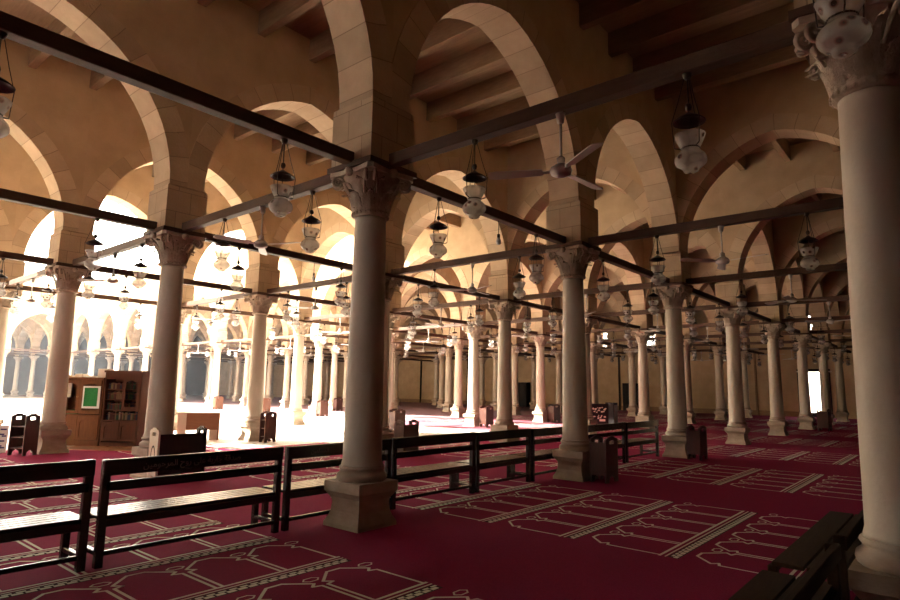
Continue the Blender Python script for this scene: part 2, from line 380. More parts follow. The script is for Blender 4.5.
# ------------------------------------------------------------------ columns
def acanthus(b, phi, r0f, z0, z1, w, curl, seg=12):
    """one carved leaf hugging the bell, scalloped edge, midrib and side veins, tip rolled outwards"""
    rows_=[]; H=z1-z0
    for k in range(seg+1):
        t=k/seg
        if t<.62: z=z0+H*t/.62*.86; r=r0f(z)+.016+.045*t
        else:
            q=(t-.62)/.38*2.5; zb=z0+H*.86; z=zb+H*.16*math.sin(q); r=r0f(zb)+.0439+curl*(1-math.cos(q))*.62
        ww=w*(.86+.22*math.sin(min(t/.62,1)*PI))*(1 if t<.55 else max(.22,1-((t-.55)/.45)**1.6*.8))*(1+.10*math.cos(k*PI))
        row=[]
        for q,dr in ((-1,-.03),(-.8,-.004),(-.58,-.014),(-.34,.004),(-.14,-.010),(0,.016),(.14,-.010),(.34,.004),(.58,-.014),(.8,-.004),(1,-.03)):
            a=phi+q*ww/max(r,.1); row.append(((r+dr)*math.cos(a),(r+dr)*math.sin(a),z-.018*abs(q)*(1 if t>.1 else 0)))
        rows_.append(row)
    vs=[p for r in rows_ for p in r]; fs=[]
    for k in range(seg):
        for q in range(10): fs.append((k*11+q,k*11+q+1,k*11+12+q,k*11+11+q))
    b.add(vs,fs,0,True)
def capital_mesh():
    prof=[(3.545,.187),(3.555,.212),(3.575,.224),(3.60,.218),(3.612,.202),(3.64,.197),(3.75,.206),(3.86,.232),(3.95,.275),(4.02,.335),(4.04,.345)]
    b=MB(); b.lathe(prof,32)
    def rf(z):
        for (z0,r0),(z1,r1) in zip(prof[5:],prof[6:]):
            if z<=z1: return r0+(r1-r0)*max(0,(z-z0)/(z1-z0))
        return prof[-1][1]
    for k in range(8): acanthus(b,k*PI/4,rf,3.615,3.83,.060,.085)
    for k in range(8): acanthus(b,k*PI/4+PI/8,rf,3.66,3.96,.060,.10)
    for k in range(24):                                   # beads on the neck ring
        a=2*PI*k/24; b.lathe([(3.558,.004),(3.565,.012),(3.578,.016),(3.59,.012),(3.597,.004)],6,0,(.222*math.cos(a),.222*math.sin(a)))
    for k in range(4):                                    # corner volutes and stalks
        a=PI/4+k*PI/2
        for s in (-1,1):
            aa=a+s*.12; pts=[]; rr=[]
            for t in range(26):
                q=t/25; th=PI/2-q*PI*3.6; rad=.066*(1-q*.85)
                rc=.405+rad*math.cos(th); zc=3.965+rad*math.sin(th)
                pts.append((rc*math.cos(aa),rc*math.sin(aa),zc)); rr.append(.021*(1-q*.4))
            pre=[(.25*math.cos(a+s*.3),.25*math.sin(a+s*.3),3.80),(.32*math.cos(a+s*.24),.32*math.sin(a+s*.24),3.92),(.36*math.cos(a+s*.17),.36*math.sin(a+s*.17),4.01)]
            b.tube(pre+pts,[.014,.018,.02]+rr,6)
    poly=[]                                               # abacus with hollow sides
    for k in range(4):
        a=PI/4+k*PI/2
        for s in (-1,1): poly.append((.50*math.cos(a+s*.07),.50*math.sin(a+s*.07)))
        for t in (.25,.5,.75):
            p=Vector((.50*math.cos(a+.07),.50*math.sin(a+.07))); q=Vector((.50*math.cos(a+PI/2-.07),.50*math.sin(a+PI/2-.07)))
            m=p.lerp(q,t); m*= (1-.10*math.sin(t*PI)); poly.append((m.x,m.y))
    b.prism(poly,4.03,4.085,'z')
    for k in range(4):
        a=k*PI/2; b.lathe([(3.985,.01),(4.0,.04),(4.045,.055),(4.08,.04)],10,0,(.37*math.cos(a),.37*math.sin(a)))
    return b.mesh('capital',[CARVED])
CAPM=capital_mesh()
b=MB(); b.lathe([(.665,.238),(.69,.233),(.73,.222),(1.3,.216),(2.2,.205),(3.0,.193),(3.5,.184),(3.55,.184)],40); SHAFTM=b.mesh('shaft',[MARBLE])
b=MB(); b.lathe([(.50,.262),(.515,.278),(.545,.286),(.575,.278),(.588,.264),(.60,.247),(.622,.242),(.632,.252),(.645,.259),(.66,.254),(.668,.240)],40); BASEM=b.mesh('base_moulding',[PEDST])
b=MB(); b.sq([(0,.288),(.055,.288),(.075,.278),(.12,.252),(.18,.232),(.26,.224),(.30,.228),(.305,.237),(.325,.237),(.33,.246),(.36,.266),(.385,.284),(.39,.292),(.50,.292)]); PEDM=b.mesh('pedestal',[PEDST])
b=MB(); b.sq([(0,.32),(.20,.32),(.215,.305),(.23,.292),(.50,.292)]); PEDL=b.mesh('pedestal',[PEDST])
b=MB(); b.sq([(4.085,.385),(4.15,.385),(4.16,.36)]); BLKM=b.mesh('cap_block',[BEAMW])
ORD=['first','second','third','fourth','fifth','sixth','seventh','eighth','ninth','tenth','eleventh']
def rowname(j):
    if j==-1: return 'the near right row'
    if j==0: return 'the central row'
    if j<=3: return 'the %s row behind the benches'%ORD[j-1]
    return 'the %s row beside the court'%ORD[j-4]
COLL={(0,0):'thick stone column in the middle with benches running up to it',
(1,0):'stone column beside the reddish book stand, next right of the thick middle one',
(2,0):'column at the end of the bench row with a dark stand at its foot',
(3,0):'lit column on hourglass pedestal, first past the end of the bench row',
(4,0):'column on hourglass pedestal, second past the end of the bench row',
(5,0):'dim column just left of the bright doorway',
(6,0):'dim column just right of the bright doorway',
(7,0):'dark column second right of the bright doorway',
(0,-1):'huge shaded stone column at the right edge beside the corner benches',
(0,1):'shaded brown column behind the inscribed bench, next left of the thick middle one',
(0,2):'tan column with bookcases at its right and an open stand at its left',
(0,3):'tan column cut by the left edge of the photo at the court',
(1,2):'tan column right of the pale office desk with red stand at its foot',
(2,3):'column with sunlit left face standing on the bright floor right of the desk',
(2,1):'pale column rising behind the bench rails on a flat square plinth',
(1,1):'column mostly hidden behind the thick middle one, dark stand at its foot'}
def make_column(i,j):
    loc=(XI[i],YJ[j],0); r=empty('stone_column',loc)
    link('pedestal',PEDL if (i,j) in ((2,1),(4,1),(5,2)) else PEDM,r); link('base_moulding',BASEM,r); link('shaft',SHAFTM,r); link('capital',CAPM,r); link('cap_block',BLKM,r)
    r.rotation_euler=(0,0,0)
    if (i,j) in COLL: tag(r,COLL[(i,j)],'column',None,'thing')
    elif i<0 or j>=11: tag(r,'pale hazy column of the arcade closing the far end of the court','column','columns at the far end of the court','thing')
    elif i==3 and j>3: tag(r,'sunlit pale column, %s along the far side of the bright court'%ORD[j-4],'column','columns lining the court','thing')
    elif pj(loc)[2]<42 and j<=3: tag(r,'slim stone column, %s from the left in %s'%(ORD[i],rowname(j)),'column','columns in the depth of the hall','thing')
    else: tag(r,'faint slim column deep in the hall behind the court arcade','column','faint columns behind the court arcade','thing')
for i in range(-2,8):
    for j in range(-1,15):
        if has(i,j):
            x_,y_,z_=pj((XI[i],YJ[j],2))
            if (i>=0 and z_>0 and -60<x_<1000) or i<0: make_column(i,j)

# ------------------------------------------------------------------ hanging lamps, fans, bulbs   (origin at the underside of the beam)
def make_lamp():
    r=empty('hanging_lamp')
    b=MB(); b.lathe([(-.05,.012),(-.04,.035),(-.015,.045),(0,.05)],12); b.tube([(0,0,-.04),(0,0,-.30)],.009,6); b.lathe([(-.335,.008),(-.325,.026),(-.30,.034),(-.275,.026),(-.265,.008)],10)
    b.tube([(0,0,-.33),(0,0,-.56)],.006,5); b.build('stem',METALD,r)
    b=MB(); b.lathe([(-.352,.02),(-.37,.05),(-.40,.115),(-.43,.160),(-.437,.158),(-.41,.11),(-.385,.05),(-.38,.02)],20); b.build('smoke_bell',METALD,r)
    b=MB(); b.lathe([(-.545,.146),(-.55,.150),(-.575,.141),(-.63,.112),(-.668,.086),(-.69,.088),(-.705,.112),(-.73,.140),(-.757,.153),(-.785,.154),(-.808,.140),(-.83,.11),(-.842,.085),(-.85,.076),(-.868,.07),(-.878,.045),(-.880,.01)],24,cap=False)
    b.build('glass_bowl',GLASS,r)
    b=MB()
    for k in range(24):
        a=2*PI*k/24; a2=a+2*PI/24; b.tube([(.088*math.cos(a),.088*math.sin(a),-.668),(.088*math.cos(a2),.088*math.sin(a2),-.668)],.007,4)
    for k in range(3):
        a=2*PI*k/3+.4; b.tube([(.088*math.cos(a),.088*math.sin(a),-.668),(.15*math.cos(a),.15*math.sin(a),-.655)],.006,4)
    b.build('hoop',METALD,r)
    for k in range(3):
        a=2*PI*k/3+.4; b=MB(); p=[(.03,-.03),(.10,-.25),(.168,-.43),(.158,-.55),(.15,-.655)]
        b.tube([(q*math.cos(a),q*math.sin(a),z) for q,z in p],.0055,4); b.build('chain',METALD,r)
    for ch in r.children: ch.data.transform(Matrix.Diagonal((.80,.80,.96,1)))
    return r
def make_fan():
    r=empty('ceiling_fan')
    b=MB(); b.lathe([(-.10,.018),(-.09,.032),(-.02,.042),(0,.045)],12); b.tube([(0,0,-.05),(0,0,-.50)],.012,8); b.lathe([(-.50,.018),(-.485,.035),(-.44,.04),(-.42,.014)],12); b.build('rod',FANW,r)
    b=MB(); b.lathe([(-.62,.03),(-.612,.06),(-.595,.095),(-.56,.105),(-.535,.095),(-.51,.06),(-.495,.03)],20); b.build('motor',FANW,r)
    for k in range(3):
        a=2*PI*k/3; M=Matrix.Rotation(a,4,'Z')@Matrix.Translation((0,0,-.565))@Matrix.Rotation(.22,4,'X')
        b=MB(); b.box(.08,-.02,-.004,.2,.02,.004,0,0,M)
        pl=[(.17,-.05),(.62,-.065),(.68,-.05),(.69,0),(.68,.05),(.62,.065),(.17,.05)]
        vs=[M@Vector((u,w,t)) for t in (-.005,.005) for u,w in pl]; n_=len(pl)
        b.add(vs,[tuple(range(n_-1,-1,-1)),tuple(range(n_,2*n_))]+[(q,(q+1)%n_,n_+(q+1)%n_,n_+q) for q in range(n_)]); b.build('blade',FANW,r)
    return r
def make_bulb():
    r=empty('hanging_bulb'); b=MB(); b.tube([(0,0,0),(0,0,-.22)],.006,5); b.lathe([(-.28,.02),(-.27,.024),(-.22,.022)],8); b.build('socket',METALD,r)
    b=MB(); b.lathe([(-.385,.012),(-.375,.032),(-.345,.042),(-.31,.034),(-.28,.018)],12); b.build('glass_bulb',WHITE,r); return r
lamp0=make_lamp(); fan0=make_fan(); bulb0=make_bulb()
for o in (lamp0,fan0,bulb0): register(o)
used={}
def put(proto,loc,rz,label,cat,group,spot=True):
    o=proto if not used.get(proto.name) else copy_tree(proto); used[proto.name]=1
    o.location=loc; o.rotation_euler=(0,0,rz); tag(o,label,cat,group); return o
def colref(i,j):
    if (i,j)==(0,0): return 'the thick middle column'
    if (i,j)==(0,-1): return 'the huge right column'
    return 'column %s of %s'%(['one','two','three','four','five','six','seven','eight'][i],rowname(j).replace(' behind the benches','').replace('the first row','row behind the benches').replace('the ','').replace(' beside the court',' by the court'))
NUMR={-1:'near right row',0:'central row',1:'second row',2:'third row',3:'court-edge row'}
def crossname(j): # aisle between rows j and j+1
    return 'the %s aisle'%('near' if j==-1 else ['second','third','fourth'][j] if 0<=j<3 else ORD[min(j,9)])
LAMPV={-1:(1.20,2.38,3.40),0:(1.17,2.34,3.40)}
nl=0; cand=[]
for (i,j) in Ui:
    L=XI[i+1]-XI[i]
    for k,f in enumerate((1.24,L-1.26)): cand.append(('u',i,j,k,(XI[i]+f,YJ[j],ZB0)))
for (i,j) in Vi:
    L=YJ[j+1]-YJ[j]; fs=LAMPV.get(j,(1.3,L/2,L-1.3))
    for k,f in enumerate(fs): cand.append(('v',i,j,k,(XI[i],YJ[j]+f,ZB0)))
cand=[c for c in cand if seen((c[4][0],c[4][1],3.6),12)]
cand.sort(key=lambda c:pj(c[4])[2])
SPECIAL={('v',0,-1,0):'big shaded glass lamp hanging in front of the huge right column capital',('v',0,-1,2):'clear near lamp left of the cream fan, on the beam right of the middle column',
('u',-1,0,1):'large near glass lamp under the black beam left of the middle column',('u',-1,0,0):'glass lamp cut by the left edge under the black beam',
('v',0,-1,1):'cream ceiling fan nearest the camera, right of the middle column',('u',0,0,0):'glass lamp on dark beam just right of the middle column, below the bigger one'}
def lab(c,what):
    t,i,j,k,p=c; z=pj(p)[2]
    if c[:4] in SPECIAL: return SPECIAL[c[:4]],None
    if z>30 or i<0 and j>0: return None,None
    a=i+1 if i>=0 else 0
    if t=='u':
        if i<0: return 'white glass %s on the beam running left out of %s'%(what,NUMR.get(j,'court row')),None
        return 'white glass %s nearer the %s column of the two %s on the %s beam'%(what,['left','right'][k],'',NUMR.get(j,'court row')),(i,j)
    return None,None
nlamp=0
for c in cand:
    t,i,j,k,p=c; z=pj(p)[2]; fan=(t=='v' and k==1)
    if j>=4 and (i>4 or z>44): continue
    if z>41: continue
    if not fan and nlamp>=240: continue
    oi=ORD[max(i,0)]; rn=NUMR.get(j,'row %s beside the court'%ORD[j-4] if j>=4 else '')
    if c[:4] in SPECIAL: l=SPECIAL[c[:4]]
    elif z>31 or j>=4: l='tiny cream fan among the distant beams' if fan else ('tiny bright lamp hanging in the arcade along the court' if j>=4 else 'tiny glass lamp among the crowded beams deep in the hall')
    elif t=='u':
        if i<0: l='glass lamp on the %s beam left of its first column%s'%(rn,'' if k else ', farther out')
        else: l='glass lamp %s the %s column of the %s, on its lengthwise beam'%(['just past','second past'][k],oi,rn)
    else:
        base='on the crossbeam over the %s aisle at %s column'%(['near right','second','third','court-side'][j+1] if -1<=j<3 else 'rear',oi)
        l=('cream ceiling fan '+base) if fan else '%s glass lamp %s'%(['right hand','','left hand'][k],base)
    g=('small fans' if z>31 or j>=4 else 'ceiling fans on the crossbeams') if fan else ('distant tiny lamps by the court' if j>=4 else 'distant tiny lamps' if z>31 else 'hanging glass lamps on the tie beams')
    random.seed(i*71+j*13+k)
    if fan: put(fan0,p,{('v',0,-1,1):-.07,('v',1,-1,1):.31,('v',0,0,1):.94}.get(c[:4],random.random()*2),l,'ceiling fan',g)
    else: put(lamp0,p,random.random()*6,l,'lamp',g); nlamp+=1
random.seed(11)
put(bulb0,(2.65,0,ZB0),0,'bare white bulb hanging from the beam right of the middle column','bulb',None)
put(bulb0,(3.0,5.04,ZB0),0,'bare white bulb against the bright pier right of the shaded brown column','bulb',None)

# ------------------------------------------------------------------ benches (back towards -y, seat towards +y)
def shape_ar(s):
    F={'ا':(0xFE8D,0xFE8E,0,0),'ل':(0xFEDD,0xFEDE,0xFEDF,0xFEE0),'م':(0xFEE1,0xFEE2,0xFEE3,0xFEE4),'س':(0xFEB1,0xFEB2,0xFEB3,0xFEB4),'ي':(0xFEF1,0xFEF2,0xFEF3,0xFEF4),'ن':(0xFEE5,0xFEE6,0xFEE7,0xFEE8),
       'ص':(0xFEB9,0xFEBA,0xFEBB,0xFEBC),'د':(0xFEA9,0xFEAA,0,0),'ق':(0xFED5,0xFED6,0xFED7,0xFED8),'ة':(0xFE93,0xFE94,0,0),'ج':(0xFE9D,0xFE9E,0xFE9F,0xFEA0),'ر':(0xFEAD,0xFEAE,0,0),'ع':(0xFEC9,0xFECA,0xFECB,0xFECC),
       'ى':(0xFEEF,0xFEF0,0,0),'و':(0xFEED,0xFEEE,0,0),'ح':(0xFEA1,0xFEA2,0xFEA3,0xFEA4)}
    out=[]
    for k,ch in enumerate(s):
        if ch not in F: out.append(ch); continue
        f=F[ch]; pv=k>0 and s[k-1] in F and F[s[k-1]][2]; nx=k+1<len(s) and s[k+1] in F and f[2]
        out.append(chr(f[3] if pv and nx else f[1] if pv else f[2] if nx else f[0]))
    return ''.join(reversed(out))
def bench(x0,x1,y,label,h=.90,text=None,group='slatted benches in the long row',corner=False):
    BENCHW=CORNERW if corner else globals()['BENCHW']
    r=empty('wooden_bench',(x0,y,0)); L=x1-x0; tag(r,label,'bench',group)
    for xx in (0,L-.065):
        b=MB(); b.box(xx,0,0,xx+.065,.065,h,0,.006); b.build('leg',BENCHW,r)
        b=MB(); b.box(xx+.01,.40,0,xx+.07,.46,.40,0,.006); b.build('leg',BENCHW,r)
        b=MB(); b.box(xx+.015,.06,.10,xx+.055,.42,.14,0,.004); b.build('end_stretcher',BENCHW,r)
    b=MB(); b.box(0,-.012,h-(.09 if corner else .135),L,.03,h,0,.006); top=b.build('top_rail',BENCHW,r)
    if not corner: b=MB(); b.box(.03,0,h-.265,L-.03,.035,h-.185,0,.006); b.build('back_rail',BENCHW,r)
    b=MB(); b.box(.03,.01,.335,L-.03,.05,.40,0,.004); b.box(.03,.42,.34,L-.03,.455,.40,0,.004); b.build('seat_frame',BENCHW,r)
    n_,pw=(2,.205) if corner else (5,.088)
    for k in range(n_): b=MB(); y0=.035+k*pw; b.box(.005,y0,.40,L-.005,y0+pw-.014,.428,0,.004); b.build('seat_slat',BENCHW,r)
    b=MB(); b.box(.05,.02,.10,L-.05,.05,.14,0,.004); b.build('stretcher',BENCHW,r)
    if text:
        s,xa,w=text; cu=bpy.data.curves.new('carved_inscription','FONT'); cu.body=shape_ar(s); cu.size=.1; cu.extrude=.003; cu.align_x='CENTER'; cu.align_y='CENTER'; cu.materials.append(CARVEL)
        t=link('carved_inscription',cu,top,(xa,-.0135,h-.07)); t.rotation_euler=(PI/2,0,0); bpy.context.view_layer.update()
        if t.dimensions.x>0: cu.size*= w/t.dimensions.x
        bpy.context.view_layer.update(); me=bpy.data.meshes.new_from_object(t.evaluated_get(bpy.context.evaluated_depsgraph_get())); mw=t.matrix_basis.copy(); bpy.data.objects.remove(t); me.name='carved_inscription'
        t=link('carved_inscription',me,top); t.matrix_basis=mw; me.materials.clear(); me.materials.append(CARVEL)
    return r
YB=.335
bench(-4.45,-2.69,YB,'dark slatted bench cut by the left edge of the photo',.905)
bench(-2.62,-.83,YB,'dark slatted bench with carved inscription on its top rail, in front of brown column',.895,('صدقة جارية على روح المرحومين',.80,.95))
bench(-.77,.80,YB,'dark bench passing behind the thick middle column',.89,('المسلمين',.42,.24))
bench(.84,2.55,YB,'dark slatted bench right of the thick middle column',.90)
bench(2.60,4.08,YB,'dark slatted bench left of the column with the reddish stand',.89)
bench(4.14,5.86,YB,'dark bench passing behind the column with the reddish stand',.88)
bench(5.92,7.86,YB,'dark bench just behind the reddish stand at the second column',.87)
bench(7.92,9.72,YB,'short dark bench at the far right end of the row',.86)
bench(-.12,2.25,-4.66,'brown plank bench beside the huge right column in the lower right corner',.66,None,'benches beside the huge right column',True)
bench(-2.75,-.36,-4.66,'nearest brown bench, cut by the bottom edge in the right corner',.66,None,'benches beside the huge right column',True)

# ------------------------------------------------------------------ book stands
def end_panel(w,h,t,hole=True):
    """arched-top board with a handle hole and an arch cut between its feet; lies in x-z, thickness in y"""
    b=MB(); hw=w/2
    out=[(-hw,0),(-hw*.55,0),(-hw*.45,.07),(0,.12),(hw*.45,.07),(hw*.55,0),(hw,0),(hw,h-.06),(hw*.8,h-.03),(hw*.55,h-.03),(hw*.35,h),(-hw*.35,h),(-hw*.55,h-.03),(-hw*.8,h-.03),(-hw,h-.06)]
    hz0,hz1=h-.13,h-.07
    # split in strips so that the hole stays open
    lo=[p for p in out if p[1]<=.2]
    b.prism([(-hw,0),(-hw*.55,0),(-hw*.45,.07),(0,.12),(hw*.45,.07),(hw*.55,0),(hw,0),(hw,hz0),(-hw,hz0)],-t/2,t/2)
    b.prism([(-hw,hz0),(-hw*.4,hz0),(-hw*.4,hz1),(-hw,hz1)],-t/2,t/2); b.prism([(hw*.4,hz0),(hw,hz0),(hw,hz1),(hw*.4,hz1)],-t/2,t/2)
    b.prism([(-hw,hz1),(hw,hz1),(hw,h-.06),(hw*.8,h-.03),(hw*.55,h-.03),(hw*.35,h),(-hw*.35,h),(-hw*.55,h-.03),(-hw*.8,h-.03),(-hw,h-.06)],-t/2,t/2)
    return b
def book_stand(x,y,rz,label,w=.40,l=.32,h=.74,back=True,m=STANDW,inlay=False):
    r=empty('book_stand',(x,y,.012),rz); tag(r,label,'book stand','small wooden book stands at the column feet')
    for s in (-1,1): o=end_panel(w,h,.03).build('end_panel',[INLAY_GLARE] if inlay and s==1 else m,r,(0,s*(l/2-.015),0))  # pale end is glare on dark wood, put in as colour
    if inlay:
        for s in (1,):
            b=MB(); M=Matrix.Rotation(PI/2,4,'X')
            vs=[(.075*math.cos(2*PI*k/20),l/2+.001,.42+.15*math.sin(2*PI*k/20)) for k in range(20)]+[(.05*math.cos(2*PI*k/20),l/2+.001,.42+.12*math.sin(2*PI*k/20)) for k in range(20)]
            b.add(vs,[(k,(k+1)%20,20+(k+1)%20,20+k) for k in range(20)]); oc=b.build('oval_carving',BLACK,KEEP_END(r,s,l)); oc.location=(0,-s*(l/2-.015),0)
    for z in (.14,.36,.58): b=MB(); b.box(-w/2+.02,-l/2+.03,z,w/2-.02,l/2-.03,z+.02); b.build('shelf',m,r)
    if back: b=MB(); b.box(-w/2+.005,-l/2+.03,.12,-w/2+.02,l/2-.03,h-.1); b.build('back_board',m,r)
    return r
def KEEP_END(r,s,l):
    return [c for c in r.children if c.name.startswith('end_panel')][-1]
book_stand(5.08,-.50,0,'reddish brown book stand right of the second column pedestal',.46,.30,.76)
book_stand(9.86,-.50,0,'dark book stand at the foot of the column ending the benches',.50,.30,.76)
book_stand(-.56,9.95,.42,'open book stand with shelves, left of the tan column by the bookcases',.32,.42,.86,False)
book_stand(4.92,9.28,0,'red brown book stand right of the tan column beyond the desk',.36,.26,.82,False)
book_stand(.08,4.50,PI/2,'wide dark stand with painted glare on its end behind the inscribed bench',.30,.80,.84,True,BENCHW,True)
book_stand(5.36,4.47,PI/2,'dark stand peeping out right of the thick middle column',.30,.50,.80)
book_stand(15.22,9.52,0,'dark book stand beside sunlit pedestal, behind the bench rails',.5,.34,.84)
book_stand(20.7,9.62,0,'dark book stand beside white pedestal, left of the second column',.6,.34,.84)
book_stand(10.1,9.5,0,'small red stand seen just right of the thick middle column',.5,.3,.8)
book_stand(25.2,-.75,0,'dark stand low in front of the bright doorway',.9,.4,.9)
for n_,(i,j) in enumerate(((3,4),(3,5),(4,5),(3,6))):
    book_stand(XI[i]-.1,YJ[j]-.62,0,['reddish stand at the foot of the first sunlit court column','brown stand on the court edge behind the tan column','dark red stand just left of the thick middle column, on the court edge','pale brown stand left of the court column behind the desk'][n_],.5,.32,.8,True,STANDW if n_ in (0,2) else CASED)

# open book and papers on the stand and bookcases
r=tag(empty('open_book',(-.54,9.98,.875)),'open book lying on top of the open stand by the left column','book')
for s in (-1,1):
    b=MB(); M=Matrix.Rotation(s*-.35,4,'Y'); b.box(0 if s>0 else -.14,-.1,0,.14 if s>0 else 0,.1,.015,0,0,M); b.build('page_block',PAPER,r)

# ------------------------------------------------------------------ bookcases (front faces -y in local space)
def place_dir(p0,p1): return math.atan2(p1[1]-p0[1],p1[0]-p0[0])
P1=(1.26,10.88); P2=(1.90,10.02)
ang=place_dir(P1,P2)
def loc_at(d,off=0): 
    u=Vector((math.cos(ang),math.sin(ang))); n=Vector((-u.y,u.x)); q=Vector(P1)+u*d+n*off; return (q.x,q.y,.012)
def arched(b,x0,x1,z0,z1,y,th,frame,m=0):
    """door frame with an arched opening"""
    b.box(x0,y,z0,x0+frame,y+th,z1,m); b.box(x1-frame,y,z0,x1,y+th,z1,m); b.box(x0+frame,y,z0,x1-frame,y+th,z0+frame,m)
    n_=12; xa,xb=x0+frame,x1-frame; c=(xa+xb)/2; rx=(xb-xa)/2; zz=z1-frame-rx*.55
    for k in range(n_):
        a0=PI-PI*k/n_; a1=PI-PI*(k+1)/n_
        q=[(c+rx*math.cos(a0),zz+rx*.55*math.sin(a0)),(c+rx*math.cos(a1),zz+rx*.55*math.sin(a1)),(c+rx*math.cos(a1),z1),(c+rx*math.cos(a0),z1)]
        b.prism(q,y,y+th,'y',m)
# left case: two doors above with arched panes, two arched panels below
W1=1.15; H1=1.60; LC=empty('bookcase',loc_at(-W1-.02),ang); tag(LC,'orange brown cabinet with green poster in its door, right of the tan column','bookcase')
b=MB(); b.box(0,0,0,W1,.42,.10); b.box(0,.02,.1,.03,.42,H1); b.box(W1-.03,.02,.1,W1,.42,H1); b.box(0,.39,.1,W1,.42,H1); b.box(0,.02,.72,W1,.40,.75); b.box(0,.02,.1,W1,.4,.13); b.box(.03,.06,1.15,W1-.03,.39,1.17); b.box(-.03,-.02,H1,W1+.02,.44,H1+.05); b.build('carcass',CASEW,LC)
for k in range(2):
    x0=.03+k*(W1-.06)/2; x1=x0+(W1-.06)/2-.005
    b=MB(); arched(b,x0,x1,.77,H1-.02,-.005,.025,.075); dr=b.build('glazed_door',CASEW,LC)
    b=MB(); b.box(x0+.07,.005,.83,x1-.07,.009,H1-.08); b.build('glass_pane',CLEAR,dr)
    b=MB(); arched(b,x0,x1,.14,.71,-.005,.025,.07); b.box(x0+.06,.01,.2,x1-.06,.02,.68); b.build('panel_door',CASEW,LC)
b=MB(); b.lathe([(0,.012),(.02,.016),(.03,.006)],10,0,(0,0),Matrix.Translation((W1/2-.04,-.005,1.18))@Matrix.Rotation(PI/2,4,'X')); b.build('knob',BRASS,LC)
# poster on the door
r=tag(empty('framed_poster',loc_at(-.30,-.015),ang),'green framed poster in the right upper door of the orange brown cabinet','poster')
b=MB(); b.box(-.20,-.012,.90,.24,.006,1.44); b.build('white_border',WHITE,r)
b=MB(); b.box(-.16,-.016,.95,.18,-.012,1.40); b.build('green_sheet',GREEN,r)
tag(MB().box(-.1,0,0,.12,.02,.36).build('paper_notice',PAPER,None,loc_at(-.96,.03)),'cream paper behind the left upper pane of the orange brown cabinet','paper').rotation_euler=(0,0,ang)
bpy.data.objects['paper_notice'].location.z=1.16+.012
o=tag(MB().box(-.15,-.1,0,.15,.1,.10,0,.02).build('folded_cloth',GREEN,None,loc_at(-.86,.2)),'green folded cloth inside the orange brown cabinet, lower left pane','cloth'); o.rotation_euler=(0,0,ang); o.location.z=.75+.012
for k,(dd,w_,h_) in enumerate(((-1.02,.3,.05),(-.72,.2,.09),(-.42,.26,.04),(-.16,.26,.06))):
    o=tag(MB().box(-w_/2,-.13,0,w_/2,.13,h_,0,.012).build('paper_bundle',PAPER,None,loc_at(dd,.2)),['flat','thick','wide low','small'][k]+' bundle of papers on top of the orange brown cabinet','papers','paper bundles on the cabinet'); o.rotation_euler=(0,0,ang+.2*(k-1)); o.location.z=H1+.05+.012
o=tag(MB().box(-.12,-.14,0,.12,.14,.22,0,.01).build('cardboard_box',DESKT,None,loc_at(-.12,.22)),'pale box standing between the two bookcases on the cabinet top','box'); o.rotation_euler=(0,0,ang); o.location.z=H1+.05+.012
bpy.data.objects.remove(bpy.data.objects['paper_bundle.003'])
# right case: open and glazed shelves full of books
W2=.93; H2=1.78; RC=empty('bookcase',loc_at(.02),ang); tag(RC,'taller dark brown bookcase full of books, left of the shaded brown column','bookcase')
ZS=[.78,1.02,1.26,1.50]
b=MB(); b.box(0,0,0,W2,.42,.10); b.box(0,.0,.1,.03,.42,H2); b.box(W2-.03,0,.1,W2,.42,H2); b.box(0,.39,.1,W2,.42,H2); b.box(0,-.01,.60,W2,.40,.63); b.box(W2/2-.01,.02,.86,W2/2+.03,.4,H2)
for z in (.86,1.11,1.36): b.box(.03,.03,z,W2-.03,.4,z+.02)
b.box(-.02,-.03,H2,W2+.03,.44,H2+.05); b.box(0,0,1.62,W2,.03,H2); b.build('carcass',CASED,RC)
for k in range(2):
    x0=.03+k*(W2-.06)/2; x1=x0+(W2-.06)/2-.005
    b=MB(); arched(b,x0,x1,.13,.59,-.005,.025,.06); b.box(x0+.05,.01,.18,x1-.05,.02,.56); b.build('panel_door',CASED,RC)
b=MB(); arched(b,W2/2+.01,W2-.02,.88,H2-.12,-.012,.02,.07); dr=b.build('glazed_door',CASED,RC)
b=MB(); b.box(W2/2+.07,.0,.93,W2-.08,.003,H2-.18); b.build('glass_pane',CLEAR,dr)
u=Vector((math.cos(ang),math.sin(ang))); nrm=Vector((-u.y,u.x))
names=['lowest open shelf','second shelf','third shelf','top shelf']
bookmesh={}
for s,(z,xa,xb,hm) in enumerate(((.63,.05,W2-.06,.20),(.88,.05,W2-.06,.19),(1.13,.05,W2-.06,.19),(1.38,.05,W2-.06,.17))):
    x=xa; c=0
    while x<xb-.05:
        if s>0 and W2/2-.06<x<W2/2+.035: x=W2/2+.04; continue
        th=random.choice((.034,.042,.05,.06)); hh=hm-random.choice((0,.01,.02,.035)); mi=random.choice((0,0,1,2,3,4,5) if s==0 else (0,0,1,2,3,4))
        key=(th,round(hh,3),mi)
        if key not in bookmesh:
            b=MB(); b.box(0,0,0,th,.2,hh,0,.003); b.box(.004,.02,hh,th-.004,.196,hh+.001); b.box(-.0008,-.0008,hh*.72,th+.0008,.01,hh*.80,1); bookmesh[key]=b.mesh('book',[BOOKS[mi],CASEW])
        p=Vector(P1)+u*(x+.01)+nrm*.09; o=link('book',bookmesh[key],None,(p.x,p.y,z+.0125),ang)
        colr=['maroon','olive','navy','tan','green','cream'][mi]; o['label']='%s book, %s from left on the %s of the taller bookcase'%(colr,(ORD+['twelfth','thirteenth','fourteenth','fifteenth','sixteenth','seventeenth','eighteenth','nineteenth','twentieth','twenty first','twenty second','twenty third','twenty fourth','twenty fifth','twenty sixth'])[c],names[s]); o['category']='book'; o['group']='books on the '+names[s]; c+=1; x+=th+.002
